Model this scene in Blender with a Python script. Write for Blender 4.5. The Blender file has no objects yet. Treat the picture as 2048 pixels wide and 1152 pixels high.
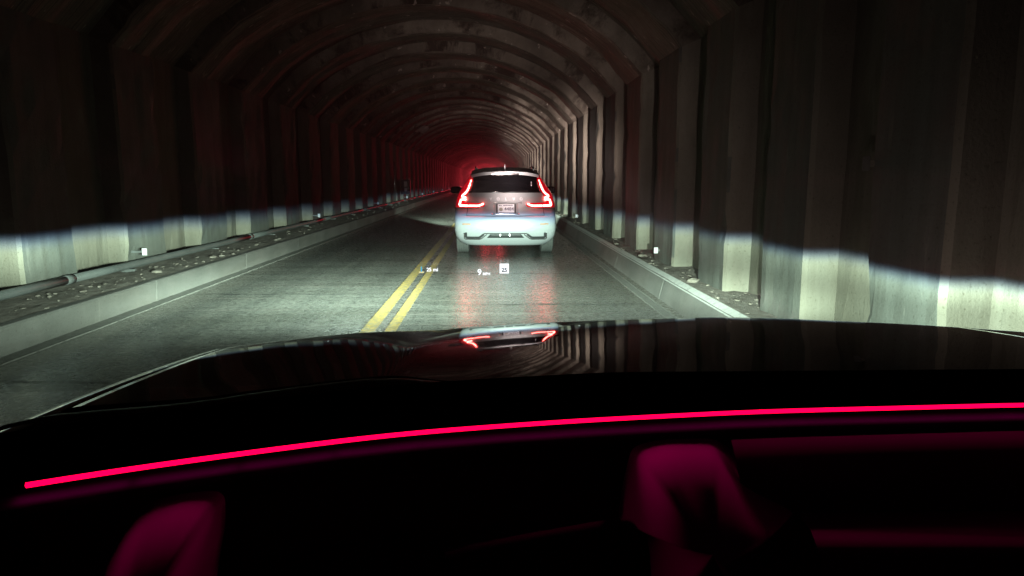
import bpy, bmesh, math, random
from mathutils import Vector, noise
random.seed(7)
C = bpy.context.scene.collection
sc = bpy.context.scene
R = math.radians

# ------------------------------------------------------------------ camera
cam_d = bpy.data.cameras.new('camera')
cam = bpy.data.objects.new('camera', cam_d); C.objects.link(cam)
cam_d.sensor_width = 36.0; cam_d.lens = 36.0 * 1400 / 2048
cam_d.clip_start = 0.02; cam_d.clip_end = 600
cam.location = (0, 0, 1.42)
cam.rotation_euler = (R(90 - 8.81), 0, R(-1.617))
sc.camera = cam
# ------------------------------------------------------------------ world (night, inside a tunnel)
w = bpy.data.worlds.new('World'); sc.world = w; w.use_nodes = True
bg = w.node_tree.nodes['Background']
bg.inputs[0].default_value = (0.01, 0.012, 0.02, 1); bg.inputs[1].default_value = 0.05
# ------------------------------------------------------------------ view and sampling
sc.view_settings.view_transform = 'Standard'; sc.view_settings.look = 'None'
sc.view_settings.gamma = 1; sc.view_settings.exposure = 0; sc.view_settings.use_curve_mapping = False
cy = sc.cycles
try:
    cy.use_denoising = True; cy.denoiser = 'OPENIMAGEDENOISE'
    cy.max_bounces = 6; cy.diffuse_bounces = 0; cy.glossy_bounces = 4; cy.transparent_max_bounces = 8
    cy.sample_clamp_indirect = 3.0; cy.caustics_reflective = False; cy.caustics_refractive = False
    cy.use_light_tree = True
except Exception as e:
    print(e)

OCX = 0.33                       # centre line of the car we sit in
LAMP_Z, LAMP_Y, CUT = 0.90, 2.02, -0.0145


def headlamp(name, loc, power, parent=None, upper=0.02, cut=CUT, cone=176):
    """A dipped headlamp: a spot whose own emission follows a low-beam pattern with a sharp cut-off."""
    ld = bpy.data.lights.new(name, 'SPOT'); ld.energy = power; ld.spot_size = R(cone); ld.spot_blend = .05 if cone > 90 else .35
    ld.shadow_soft_size = 0.035; ld.use_nodes = True
    nt = ld.node_tree; nt.nodes.clear()
    N = nt.nodes.new; L = nt.links.new
    out = N('ShaderNodeOutputLight'); em = N('ShaderNodeEmission'); L(em.outputs[0], out.inputs[0])
    g = N('ShaderNodeNewGeometry'); sp = N('ShaderNodeSeparateXYZ'); L(g.outputs['Incoming'], sp.inputs[0])

    def m(op, a, b=None, c=None):
        n = N('ShaderNodeMath'); n.operation = op
        for i, v in enumerate((a, b, c)):
            if v is None: continue
            if isinstance(v, (int, float)): n.inputs[i].default_value = v
            else: L(v, n.inputs[i])
        return n.outputs[0]
    s = m('MULTIPLY', sp.outputs['Z'], SGN)
    x = m('MULTIPLY', sp.outputs['X'], SGN)
    mr = N('ShaderNodeMapRange'); mr.interpolation_type = 'SMOOTHSTEP'; L(s, mr.inputs[0])
    mr.inputs[1].default_value = cut + .011; mr.inputs[2].default_value = cut - .011
    low = mr.outputs[0]
    depth = m('MAXIMUM', m('SUBTRACT', cut, s), 0.0)
    def gauss(v, c_, sg):
        d_ = m('SUBTRACT', v, c_)
        return m('EXPONENT', m('MULTIPLY', m('MULTIPLY', d_, d_), -1 / sg ** 2))
    far = m('MULTIPLY', gauss(depth, 0.0, .055), m('ADD', m('ADD', m('MULTIPLY', gauss(x, 0.0, .20), .125), m('MULTIPLY', gauss(x, -.55, .33), .105)), .022))
    mid = m('MULTIPLY', gauss(depth, .115, .043), m('ADD', m('ADD', m('MULTIPLY', gauss(x, 0.0, .26), .28), m('MULTIPLY', gauss(x, -.28, .20), .85)), .009))
    near = m('MULTIPLY', m('EXPONENT', m('MULTIPLY', depth, -1 / .22)), m('ADD', m('MULTIPLY', gauss(x, 0.0, .35), .012), .0042))
    lowT = m('MULTIPLY', m('ADD', m('ADD', far, mid), near), low)
    # light thrown above the cut-off: weak, with a spot towards the kerb side
    up = m('MAXIMUM', m('SUBTRACT', s, cut), 0.0)
    lobe = m('MULTIPLY', m('MULTIPLY', gauss(x, .068, .030), gauss(s, .075, .055)), LOBE)
    lobe2 = m('MULTIPLY', m('MULTIPLY', gauss(x, -.02, .16), gauss(s, .20, .10)), LOBE * .020)
    hi = m('ADD', m('ADD', lobe, lobe2), m('MULTIPLY', m('EXPONENT', m('MULTIPLY', up, -1 / .25)),
           m('ADD', m('MULTIPLY', gauss(x, .0, .25), .0048), upper * .042)))
    # colour: greenish white beam, blue fringe at the cut, warm spill above it
    mr2 = N('ShaderNodeMapRange'); L(s, mr2.inputs[0])
    mr2.inputs[1].default_value = cut + .012; mr2.inputs[2].default_value = cut - .016
    mix = N('ShaderNodeMix'); mix.data_type = 'RGBA'; L(mr2.outputs[0], mix.inputs[0])
    mix.inputs[6].default_value = (.22, .42, 1.0, 1); mix.inputs[7].default_value = (.76, 1.0, .86, 1)
    v1 = N('ShaderNodeVectorMath'); v1.operation = 'SCALE'; L(mix.outputs[2], v1.inputs[0]); L(lowT, v1.inputs['Scale'])
    v2 = N('ShaderNodeVectorMath'); v2.operation = 'SCALE'; v2.inputs[0].default_value = (1.0, .76, .74); L(hi, v2.inputs['Scale'])
    ad = N('ShaderNodeVectorMath'); L(v1.outputs[0], ad.inputs[0]); L(v2.outputs[0], ad.inputs[1])
    L(ad.outputs[0], em.inputs[0]); em.inputs[1].default_value = 1.0
    o = bpy.data.objects.new(name, ld); C.objects.link(o); o.location = loc; o.rotation_euler = (R(90), 0, 0)
    o.parent = parent
    return o


SGN = 1.0
LOBE = .75
HEAD_POWER = 45000

# ------------------------------------------------------------------ helpers
def link(o): C.objects.link(o); return o


def obj(name, verts, faces, mat=None, parent=None, smooth=False, loc=None, mats=None, midx=None):
    me = bpy.data.meshes.new(name)
    me.from_pydata([tuple(v) for v in verts], [], faces)
    if mats:
        for m_ in mats: me.materials.append(m_)
        if midx: me.polygons.foreach_set('material_index', midx)
    elif mat: me.materials.append(mat)
    if smooth: me.polygons.foreach_set('use_smooth', [True] * len(me.polygons))
    me.validate(); me.update()
    o = link(bpy.data.objects.new(name, me))
    if parent: o.parent = parent
    if loc: o.location = loc
    return o


def fixn(o):
    bm = bmesh.new(); bm.from_mesh(o.data); bmesh.ops.recalc_face_normals(bm, faces=bm.faces)
    bm.to_mesh(o.data); bm.free(); return o


def bevel(o, wd=.01, seg=2):
    m_ = o.modifiers.new('bevel', 'BEVEL'); m_.width = wd; m_.segments = seg; m_.limit_method = 'ANGLE'
    return o


def empty(name, loc=(0, 0, 0), rz=0):
    o = link(bpy.data.objects.new(name, None)); o.location = loc; o.rotation_euler = (0, 0, rz)
    o.empty_display_size = .2
    return o


def tag(o, label=None, cat=None, group=None, kind=None):
    if label: o['label'] = label
    if cat: o['category'] = cat
    if group: o['group'] = group
    if kind: o['kind'] = kind
    return o


def boxd(x0, x1, y0, y1, z0, z1):
    v = [(x0, y0, z0), (x1, y0, z0), (x1, y1, z0), (x0, y1, z0), (x0, y0, z1), (x1, y0, z1), (x1, y1, z1), (x0, y1, z1)]
    f = [(0, 3, 2, 1), (4, 5, 6, 7), (0, 1, 5, 4), (1, 2, 6, 5), (2, 3, 7, 6), (3, 0, 4, 7)]
    return v, f


def box(name, x0, x1, y0, y1, z0, z1, mat, parent=None, bv=0):
    v, f = boxd(x0, x1, y0, y1, z0, z1)
    o = obj(name, v, f, mat, parent)
    if bv: bevel(o, bv)
    return o


def tube_data(path, r, n=10, closed_ends=True, flat=None):
    """Round tube along a list of points; r a number or a list."""
    V = []; F = []
    P = [Vector(p) for p in path]
    up = Vector((0, 0, 1))
    for i, p in enumerate(P):
        a = P[max(i - 1, 0)]; b = P[min(i + 1, len(P) - 1)]
        t = (b - a).normalized()
        u = t.cross(up)
        if u.length < 1e-3: u = t.cross(Vector((1, 0, 0)))
        u.normalize(); v = u.cross(t).normalized()
        rr = r[i] if isinstance(r, (list, tuple)) else r
        for k in range(n):
            an = 2 * math.pi * k / n
            V.append(p + u * math.cos(an) * rr + v * math.sin(an) * rr)
    for i in range(len(P) - 1):
        for k in range(n):
            a = i * n + k; b = i * n + (k + 1) % n
            F.append((a, b, b + n, a + n))
    if closed_ends:
        F.append(tuple(range(n))[::-1]); F.append(tuple((len(P) - 1) * n + k for k in range(n)))
    return V, F


def tube(name, path, r, mat, parent=None, n=10, smooth=True):
    V, F = tube_data(path, r, n)
    return fixn(obj(name, V, F, mat, parent, smooth))


def grid_faces(nu, nv, wrap=False):
    F = []
    for i in range(nu - 1):
        for j in range(nv - 1 + (1 if wrap else 0)):
            a = i * nv + j; b = i * nv + (j + 1) % nv
            F.append((a, b, b + nv, a + nv))
    return F


def text(name, s, size, mat, parent, loc, rot, thick=.0005, align='CENTER', bold=0):
    cu = bpy.data.curves.new(name, 'FONT'); cu.body = s; cu.size = size; cu.align_x = align; cu.align_y = 'CENTER'
    cu.extrude = thick; cu.offset = bold; cu.resolution_u = 4
    t = bpy.data.objects.new(name + '_tmp', cu); C.objects.link(t)
    dg = bpy.context.evaluated_depsgraph_get()
    me = bpy.data.meshes.new_from_object(t.evaluated_get(dg)); me.name = name
    bpy.data.objects.remove(t)
    me.materials.clear(); me.materials.append(mat)
    o = link(bpy.data.objects.new(name, me)); o.parent = parent; o.location = loc; o.rotation_euler = rot
    return o


def lerp(a, b, t): return a + (b - a) * t


def interp(x, T):
    if x <= T[0][0]: return T[0][1]
    for (a, fa), (b, fb) in zip(T, T[1:]):
        if x <= b: return fa + (fb - fa) * (x - a) / (b - a)
    return T[-1][1]


def sinterp(x, T, r=.06):
    """smoothed table lookup"""
    return sum(interp(x + r * k / 3, T) * wgt for k, wgt in ((-3, .06), (-2, .12), (-1, .2), (0, .24), (1, .2), (2, .12), (3, .06)))


def sstep(a, b, x):
    t = min(max((x - a) / (b - a), 0), 1); return t * t * (3 - 2 * t)

# ------------------------------------------------------------------ materials
def mat(name, col=(.5, .5, .5), rough=.6, metal=0, spec=.5, emis=None, estr=0, coat=0):
    m_ = bpy.data.materials.new(name); m_.use_nodes = True
    b = m_.node_tree.nodes['Principled BSDF']
    b.inputs['Base Color'].default_value = (*col, 1); b.inputs['Roughness'].default_value = rough
    b.inputs['Metallic'].default_value = metal; b.inputs['Specular IOR Level'].default_value = spec
    if coat: b.inputs['Coat Weight'].default_value = coat; b.inputs['Coat Roughness'].default_value = .03
    if emis: b.inputs['Emission Color'].default_value = (*emis, 1); b.inputs['Emission Strength'].default_value = estr
    return m_


class NT:
    def __init__(s, m_): s.nt = m_.node_tree; s.b = s.nt.nodes['Principled BSDF']
    def n(s, t, **k):
        x = s.nt.nodes.new(t)
        for a, v in k.items(): setattr(x, a, v)
        return x
    def l(s, a, b): s.nt.links.new(a, b)
    def pos(s, scale=(1, 1, 1), obj_=False, rot=(0, 0, 0), loc=(0, 0, 0)):
        if obj_: src = s.n('ShaderNodeTexCoord').outputs['Object']
        else: src = s.n('ShaderNodeNewGeometry').outputs['Position']
        mp = s.n('ShaderNodeMapping'); s.l(src, mp.inputs[0])
        mp.inputs['Scale'].default_value = scale; mp.inputs['Rotation'].default_value = rot; mp.inputs['Location'].default_value = loc
        return mp.outputs[0]
    def noise(s, vec, sc_=5, det=5, rough=.6, dist=0):
        x = s.n('ShaderNodeTexNoise'); s.l(vec, x.inputs['Vector']); x.inputs['Scale'].default_value = sc_
        x.inputs['Detail'].default_value = det; x.inputs['Roughness'].default_value = rough; x.inputs['Distortion'].default_value = dist
        return x.outputs['Fac']
    def ramp(s, f, stops):
        r_ = s.n('ShaderNodeValToRGB'); s.l(f, r_.inputs[0])
        e = r_.color_ramp.elements
        while len(e) < len(stops): e.new(.5)
        for i, (p, c) in enumerate(stops):
            e[i].position = p; e[i].color = (*c, 1) if len(c) == 3 else c
        return r_.outputs[0]
    def mix(s, f, a, b, mode='MIX'):
        x = s.n('ShaderNodeMix', data_type='RGBA', blend_type=mode)
        for i, v in ((0, f), (6, a), (7, b)):
            if isinstance(v, (int, float)): x.inputs[i].default_value = v
            elif isinstance(v, tuple): x.inputs[i].default_value = (*v, 1)
            else: s.l(v, x.inputs[i])
        return x.outputs[2]
    def math(s, op, a, b=0.0):
        x = s.n('ShaderNodeMath', operation=op)
        for i, v in ((0, a), (1, b)):
            if isinstance(v, (int, float)): x.inputs[i].default_value = v
            else: s.l(v, x.inputs[i])
        return x.outputs[0]
    def bump(s, h, strength=.4, dist=.01, prev=None):
        x = s.n('ShaderNodeBump'); x.inputs['Strength'].default_value = strength; x.inputs['Distance'].default_value = dist
        s.l(h, x.inputs['Height'])
        if prev: s.l(prev, x.inputs['Normal'])
        return x.outputs[0]


def concrete(name, c1, c2, c3, streak=(1.2, 14, .5), rough=.8, bstr=.5, cont=0):
    m_ = mat(name, c1, rough); t = NT(m_)
    big = t.noise(t.pos((1, 1, .7)), 1.3, 6, .65)
    col = t.ramp(big, [(.3, c1), (.52, c2), (.72, c3)])
    st = t.noise(t.pos(streak), 1.6, 5, .6, .3)
    col = t.mix(t.ramp(st, [(.42, (0, 0, 0)), (.70, (.45, .45, .45))]), col, t.mix(1, col, (.5, .46, .40), 'MULTIPLY'))
    if cont:      # board marks and broken edges running round the vault
        bd = t.noise(t.pos((streak[0] * 1.3, streak[1] * 2.6, streak[2] * 1.3), loc=(2, 5, 1)), 1.5, 6, .7, .2)
        col = t.mix(t.ramp(bd, [(.40, (1, 1, 1)), (.50, (0, 0, 0))]), col, t.mix(1, col, (.25, .22, .2), 'MULTIPLY'))
        fl = t.noise(t.pos((2.5, 9, 2.5), loc=(4, 4, 9)), 1.7, 3, .6)
        col = t.mix(t.ramp(fl, [(.66, (0, 0, 0)), (.69, (1, 1, 1))]), col, (.72, .68, .58))
    fine = t.noise(t.pos(), 42, 5, .7)
    col = t.mix(t.ramp(fine, [(.3, (0, 0, 0)), (.42, (.8, .8, .8))]), t.mix(1, col, (.5, .47, .42), 'MULTIPLY'), col)
    # pale efflorescence
    ef = t.noise(t.pos((1, 3, .45), loc=(7, 3, 2)), 2.3, 6, .7)
    col = t.mix(t.ramp(ef, [(.62, (0, 0, 0)), (.76, (.4, .4, .4))]), col, (.5, .49, .41))
    t.l(col, t.b.inputs['Base Color'])
    n1 = t.bump(t.noise(t.pos(streak), 3.0, 6, .7), bstr, .03)
    n2 = t.bump(fine, .5, .01, n1)
    t.l(n2, t.b.inputs['Normal'])
    return m_


M = {}
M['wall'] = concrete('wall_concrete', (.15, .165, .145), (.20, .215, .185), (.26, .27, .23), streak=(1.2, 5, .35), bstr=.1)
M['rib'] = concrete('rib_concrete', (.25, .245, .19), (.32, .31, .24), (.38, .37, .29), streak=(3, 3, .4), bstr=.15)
M['arch'] = concrete('arch_concrete', (.16, .15, .12), (.30, .28, .22), (.48, .45, .36), streak=(.5, 22, .5), bstr=1.0, cont=1)
M['kerb'] = concrete('kerb_concrete', (.18, .185, .165), (.24, .24, .215), (.30, .29, .26), streak=(1, .4, 2), bstr=.15)


def asphalt():
    m_ = mat('asphalt', (.06, .06, .06), .5); t = NT(m_)
    tracks = t.noise(t.pos((2.2, .07, 1)), 1.6, 4, .55)           # wheel paths along the road
    patches = t.noise(t.pos((.35, 1.5, 1), loc=(3, 1, 0)), 1.1, 5, .6, .4)   # bands across it
    grain = t.noise(t.pos(), 34, 6, .8)
    grain2 = t.noise(t.pos(), 14, 5, .7)
    c = t.ramp(tracks, [(.3, (.13, .135, .124)), (.5, (.18, .184, .166)), (.7, (.23, .228, .205))])
    c = t.mix(t.ramp(patches, [(.38, (0, 0, 0)), (.6, (1, 1, 1))]), t.mix(1, c, (.66, .66, .64), 'MULTIPLY'), c)
    c = t.mix(t.ramp(grain, [(.35, (0, 0, 0)), (.65, (1, 1, 1))]), t.mix(1, c, (.62, .62, .6), 'MULTIPLY'), t.mix(1, c, (1.35, 1.35, 1.3), 'MULTIPLY'))
    c = t.mix(t.ramp(grain2, [(.36, (.55, .55, .55)), (.5, (0, 0, 0))]), c, (.03, .03, .027))
    # scuffs and pale scratches
    sc1 = t.noise(t.pos((1.2, 5, 1), rot=(0, 0, .25), loc=(5, 5, 0)), 5.5, 3, .5)
    c = t.mix(t.ramp(sc1, [(.665, (0, 0, 0)), (.70, (.7, .7, .7))]), c, (.34, .34, .31))
    ln = t.noise(t.pos((.22, 9, 1), rot=(0, 0, .02), loc=(1, 9, 0)), 1.2, 3, .4)
    c = t.mix(t.ramp(ln, [(.60, (0, 0, 0)), (.66, (.32, .32, .32))]), c, (.34, .30, .27))
    dk = t.noise(t.pos((.25, 8, 1), loc=(11, 2, 0)), 1.2, 3, .4)
    c = t.mix(t.ramp(dk, [(.61, (0, 0, 0)), (.66, (.35, .35, .35))]), c, (.05, .05, .045))
    # dust swept to both kerbs
    sx = t.n('ShaderNodeSeparateXYZ'); t.l(t.pos(), sx.inputs[0])
    edge = t.math('ABSOLUTE', t.math('ADD', sx.outputs[0], .98))
    en = t.math('ADD', edge, t.math('MULTIPLY', t.noise(t.pos((2, .4, 1)), 2, 5, .6), .9))
    c = t.mix(t.ramp(t.math('MULTIPLY', en, .25), [(.70, (0, 0, 0)), (.86, (.75, .75, .75))]), c, (.21, .195, .155))
    t.l(c, t.b.inputs['Base Color'])
    rg = t.ramp(grain2, [(.3, (.20, .20, .20)), (.7, (.34, .34, .34))])
    t.l(rg, t.b.inputs['Roughness'])
    t.l(t.bump(grain2, .08, .01, t.bump(grain, .2, .003)), t.b.inputs['Normal'])
    return m_


M['asphalt'] = asphalt()


def dirt(name, a, b_, c_):
    m_ = mat(name, a, .95); t = NT(m_)
    n = t.noise(t.pos((1.4, .6, 1)), 9, 7, .72)
    t.l(t.ramp(n, [(.32, a), (.5, b_), (.66, c_)]), t.b.inputs['Base Color'])
    t.l(t.bump(n, 1, .03, t.bump(t.noise(t.pos(), 60, 4, .7), .8, .01)), t.b.inputs['Normal'])
    return m_


M['dirt'] = dirt('ledge_dirt', (.22, .19, .15), (.38, .34, .28), (.52, .48, .40))
M['stone'] = dirt('stone_rubble', (.2, .18, .14), (.32, .285, .23), (.45, .41, .34))


def paint(name, col, worn, amt=.5):
    m_ = mat(name, col, .55); t = NT(m_)
    n = t.noise(t.pos(), 16, 7, .75)
    t.l(t.ramp(n, [(amt - .09, worn), (amt + .04, col), (.8, tuple(min(1, c * 1.25) for c in col))]), t.b.inputs['Base Color'])
    t.l(t.bump(n, .4, .006), t.b.inputs['Normal'])
    return m_


M['tar'] = mat('tar_seam', (.035, .036, .034), .45)
M['yellow'] = paint('yellow_road_paint', (.52, .36, .075), (.20, .17, .09), .535)
M['white_paint'] = paint('white_kerb_paint', (.74, .76, .70), (.40, .40, .36), .42)
M['gutter'] = paint('pale_gutter_concrete', (.24, .24, .21), (.12, .12, .105), .46)
M['steel'] = concrete('dusty_steel', (.17, .19, .18), (.22, .24, .23), (.28, .29, .27), streak=(4, .5, 4), rough=.5, bstr=.1)
M['reflector'] = mat('white_reflector', (.95, .97, .95), .25)
M['black_plastic'] = mat('black_plastic', (.015, .015, .016), .5)
M['dark_grey_plastic'] = mat('dark_grey_plastic', (.04, .045, .045), .55)
# silver-white paint with a fine flake
m_ = mat('silver_white_paint', (.50, .54, .54), .38, .0, .5, coat=.8); M['silver'] = m_
t = NT(m_); t.l(t.ramp(t.noise(t.pos(obj_=True), 900, 2, .5), [(.3, (.42, .46, .46)), (.7, (.54, .58, .58))]), t.b.inputs['Base Color'])
M['roof_black'] = mat('gloss_black_trim', (.012, .012, .013), .15, coat=.5)
M['tinted'] = mat('tinted_glass', (.006, .006, .007), .05, spec=.6)
M['rubber'] = mat('tyre_rubber', (.10, .11, .10), .75)
M['alloy'] = mat('alloy', (.4, .4, .42), .3, .9)
M['alloy2'] = mat('cast_grey_metal', (.30, .32, .31), .5, .2)
M['chrome'] = mat('chrome_trim', (.75, .78, .78), .22, .9)
M['plate'] = mat('plate_white', (.88, .90, .92), .45)
M['plate_blue'] = mat('plate_print', (.06, .07, .13), .5)
M['plate_seal'] = mat('plate_seal', (.36, .36, .28), .5)
M['tail_red'] = mat('tail_lamp_red', (.28, .004, .006), .12, emis=(1, .005, .02), estr=.5, coat=1)
M['tail_on'] = mat('tail_lamp_lit', (.3, .02, .02), .3, emis=(1, .13, .11), estr=24)
M['tail_edge'] = mat('tail_lamp_glow', (.3, .01, .01), .3, emis=(1, .015, .02), estr=2.2)
M['amber'] = mat('amber_reflector', (.8, .35, .12), .25)
M['bonnet'] = mat('black_car_paint', (.004, .004, .005), .025, spec=.5, coat=.0)
M['bonnet'].node_tree.nodes['Principled BSDF'].inputs['Coat Roughness'].default_value = .02
M['lamp_glass'] = mat('lamp_lens', (.5, .5, .5), .1)
M['led'] = mat('ambient_light_pink_red', (.5, .0, .05), .4, emis=(3.2, .0, .118), estr=1.0)
M['dash'] = mat('dashboard_soft_black', (.0014, .001, .0025), .9, spec=0)
M['panel'] = mat('passenger_panel_fabric', (.15, .13, .16), .95, spec=.1)
M['pad'] = mat('padded_dash_grey', (.34, .30, .36), .95, spec=.1)
M['screen'] = mat('gloss_black_screen', (.004, .004, .005), .3)
M['hud_white'] = mat('hud_white_light', (0, 0, 0), .5, emis=(.92, .96, 1), estr=1.6)
M['hud_blue'] = mat('hud_blue_light', (0, 0, 0), .5, emis=(.10, .62, .95), estr=.8)
M['hud_yellow'] = mat('hud_yellow_light', (0, 0, 0), .5, emis=(.9, .86, .45), estr=.9)
M['hud_grey'] = mat('hud_dark_digits', (0, 0, 0), .5, emis=(.05, .06, .06), estr=1)
for k in ('hud_white', 'hud_blue', 'hud_yellow', 'hud_grey', 'led'):
    M[k].node_tree.nodes['Principled BSDF'].inputs['Specular IOR Level'].default_value = 0

gm = bpy.data.materials.new('windscreen_glass'); gm.use_nodes = True; M['glass'] = gm
nt = gm.node_tree; nt.nodes.clear()
o_ = nt.nodes.new('ShaderNodeOutputMaterial'); mx = nt.nodes.new('ShaderNodeMixShader')
tr = nt.nodes.new('ShaderNodeBsdfTransparent'); tr.inputs[0].default_value = (.97, .985, .975, 1)
gl = nt.nodes.new('ShaderNodeBsdfGlossy'); gl.inputs['Roughness'].default_value = .02
fr = nt.nodes.new('ShaderNodeFresnel'); fr.inputs[0].default_value = 1.3
nt.links.new(fr.outputs[0], mx.inputs[0]); nt.links.new(tr.outputs[0], mx.inputs[1]); nt.links.new(gl.outputs[0], mx.inputs[2])
nt.links.new(mx.outputs[0], o_.inputs[0])

# ================================================================== THE TUNNEL
XL, XR, ZK = -4.78, 2.42, 3.10      # inner faces of the ribs, height of the knee
XC = (XL + XR) / 2; HW = (XR - XL) / 2
A0 = R(46); HDX = .50; HDZ = HDX * math.tan(A0)         # straight sloping haunch above each knee
A1 = R(38); RAD = (HW - HDX) / math.sin(A1); ZC = ZK + HDZ - RAD * math.cos(A1)
REC = .27
END = 262


def section(n_post=10, n_arc=30, off=0.0, z0=.20):
    """points (x, z), inward normal (nx, nz), piece id along the cross-section; off > 0 moves into the wall"""
    pts = []
    mt = math.tan(A0 / -2 + math.pi / 4)          # mitre at the knees
    for i in range(n_post + 1):
        z = lerp(z0, ZK, i / n_post); nz = -mt if i == n_post else 0
        pts.append((XL - off, z - nz * off, 1, nz, 0))
    nh = max(3, n_arc // 8)
    arch = []
    for i in range(nh):                                   # left haunch, from the knee up
        t_ = i / nh; arch.append((XL + HDX * t_, ZK + HDZ * t_, math.sin(A0), -math.cos(A0)))
    arch[0] = (XL, ZK, 1, -mt)
    for i in range(n_arc - 2 * nh + 1):
        a = lerp(-A1, A1, i / (n_arc - 2 * nh)); arch.append((XC + RAD * math.sin(a), ZC + RAD * math.cos(a), -math.sin(a), -math.cos(a)))
    for i in range(nh - 1, -1, -1):
        t_ = i / nh; arch.append((XR - HDX * t_, ZK + HDZ * t_, -math.sin(A0), -math.cos(A0)))
    arch[-1] = (XR, ZK, -1, -mt)
    for (x, z, nx, nz) in arch: pts.append((x - nx * off, z - nz * off, nx, nz, 1))
    for i in range(n_post + 1):
        z = lerp(ZK, z0, i / n_post); nz = -mt if i == 0 else 0
        pts.append((XR + off, z - nz * off, -1, nz, 2))
    return pts


def rib_meshes(seed, ln):
    """three meshes of one rib: left post, arch, right post; local y from 0 (near edge) to ln"""
    rnd = random.Random(seed)
    sec = section(16, 44)
    prof = [(-REC - .06, 0), (-.14, 0), (-.03, 0), (0, .035)] + [(0, ln * k / 6) for k in range(1, 6)] + [(0, ln - .035), (-.03, ln), (-.14, ln), (-REC - .06, ln)]
    out = []
    sx = rnd.uniform(0, 50)
    for pid in (0, 1, 2):
        P = [p for p in sec if p[4] == pid]
        V = []
        if pid == 1:
            # straight haunch pieces towards both knees make the rib corners blunt
            pass
        for (x, z, nx, nz, _) in P:
            for (n_, y) in prof:
                nz_ = noise.fractal(Vector((x * 2.2 + sx, y * 5 + sx, z * 2.2)), 1, 2, 4)
                nb = noise.noise(Vector((x * .9 + sx, y * 1.2, z * .9 + seed)))
                e = .012 * nz_ + .008 * nb
                if pid == 1: e += .055 * noise.noise(Vector((sx, y * 7.0, (x + z) * .35)))      # ridges that follow the arch
                edge = 1 if (y < .04 or y > ln - .04) else 0
                chip = max(0, noise.noise(Vector((x * 3 + sx, y, z * 3.0 + 5))) - .25) * .10 * edge
                dn = n_ + (e - chip if n_ > -.2 else 0)
                V.append((x + nx * dn, y + (.008 * nz_ if edge else 0) * (1 if y > .1 else -1), z + nz * dn))
        out.append((V, grid_faces(len(P), len(prof)), P, prof))
    return out


ZL = .25                                             # height of the ledges
spec = [(-5.2, .8), (-3.3, .8), (-1.5, .8), (.2, .8), (1.95, .8), (3.65, .82), (5.33, .88), (7.2, .95), (9.3, 1.1), (11.65, 1.15), (14.0, 1.2)]
while spec[-1][0] < END: spec.append((spec[-1][0] + 2.42, 1.2))

ordinal = ['nearest', 'second nearest', 'third nearest', 'fourth nearest', 'fifth nearest', 'sixth nearest', 'seventh nearest', 'eighth nearest']
rib_protos = {}
for i, (y, ln) in enumerate(spec):
    key = ('near', i) if y < 15 else ('far', i % 4)
    root = empty('concrete_rib', ((XL + XR) / 2, y, 0))
    k = i - 4
    if k == 0: lab = 'nearest concrete rib, beside the bonnet of the car we sit in'
    elif 0 < k < 8: lab = 'arched concrete rib of the tunnel, %s ahead of the bonnet' % ordinal[k]
    elif k < 0: lab = 'dark arched concrete rib behind the driver, %s behind the seat' % ('next', 'second', 'third', 'fourth')[-k - 1]
    elif y < 60 and k > 9: lab = 'arched rib of the tunnel in the dim stretch past the white SUV, %dth beyond it' % (k - 6)
    else: lab = 'arched concrete rib farther down the tunnel beyond the white SUV'
    if 15 < y < 18.5: lab = 'arched concrete rib of the tunnel standing alongside the white SUV'
    tag(root, lab, 'rib', 'concrete ribs of the tunnel')
    if key not in rib_protos:
        parts = []
        for (V, F, P, prof), nm in zip(rib_meshes(i * 3 + 1, ln), ('post', 'arch', 'post')):
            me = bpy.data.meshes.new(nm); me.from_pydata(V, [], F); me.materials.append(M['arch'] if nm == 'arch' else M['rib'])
            me.update()
            o = bpy.data.objects.new(nm, me); fixn(o)
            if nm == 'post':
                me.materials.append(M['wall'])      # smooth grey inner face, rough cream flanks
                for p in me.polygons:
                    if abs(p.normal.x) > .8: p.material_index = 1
            parts.append((nm, me)); bpy.data.objects.remove(o)
        rib_protos[key] = parts
    for nm, me in rib_protos[key]:
        o = link(bpy.data.objects.new(nm, me)); o.parent = root; o.location = (-(XL + XR) / 2, 0, 0)

# recessed lining between the ribs: left wall, vault, right wall
lin = {}
for nm in ('wall_left', 'ceiling', 'wall_right'):
    lin[nm] = tag(empty(nm), kind='structure')
sec = section(6, 30, REC, .10)
lining_far = {}
for i in range(len(spec) - 1):
    y0 = spec[i][0] + spec[i][1] - .05; y1 = spec[i + 1][0] + .05
    far = spec[i][0] > 15
    key = i % 4
    if far and key in lining_far:
        for nm, pn, me, ybase in lining_far[key]:
            o = link(bpy.data.objects.new(pn, me)); o.parent = lin[nm]; o.location = (0, y0 - ybase, 0)
        continue
    rec = []
    for pid, nm, pn in ((0, 'wall_left', 'wall_panel'), (1, 'ceiling', 'vault_panel'), (2, 'wall_right', 'wall_panel')):
        P = [p for p in sec if p[4] == pid]; ny = 9
        V = []
        for (x, z, nx, nz, _) in P:
            for j in range(ny):
                y = lerp(y0, y1, j / (ny - 1))
                d = .02 * noise.fractal(Vector((x * 1.5, y * 3, z * 1.5)), 1, 2, 4)
                if pid == 1: d += .05 * noise.noise(Vector((3, y * 6.0, (x + z) * .3)))
                else: d += .012 * noise.noise(Vector((9, y * 7, z * .2)))
                V.append((x + nx * d, y, z + nz * d))
        o = obj(pn, V, grid_faces(len(P), ny), M['arch'] if pid == 1 else M['rib'], lin[nm])
        rec.append((nm, pn, o.data, y0))
    if far: lining_far[key] = rec

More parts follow.
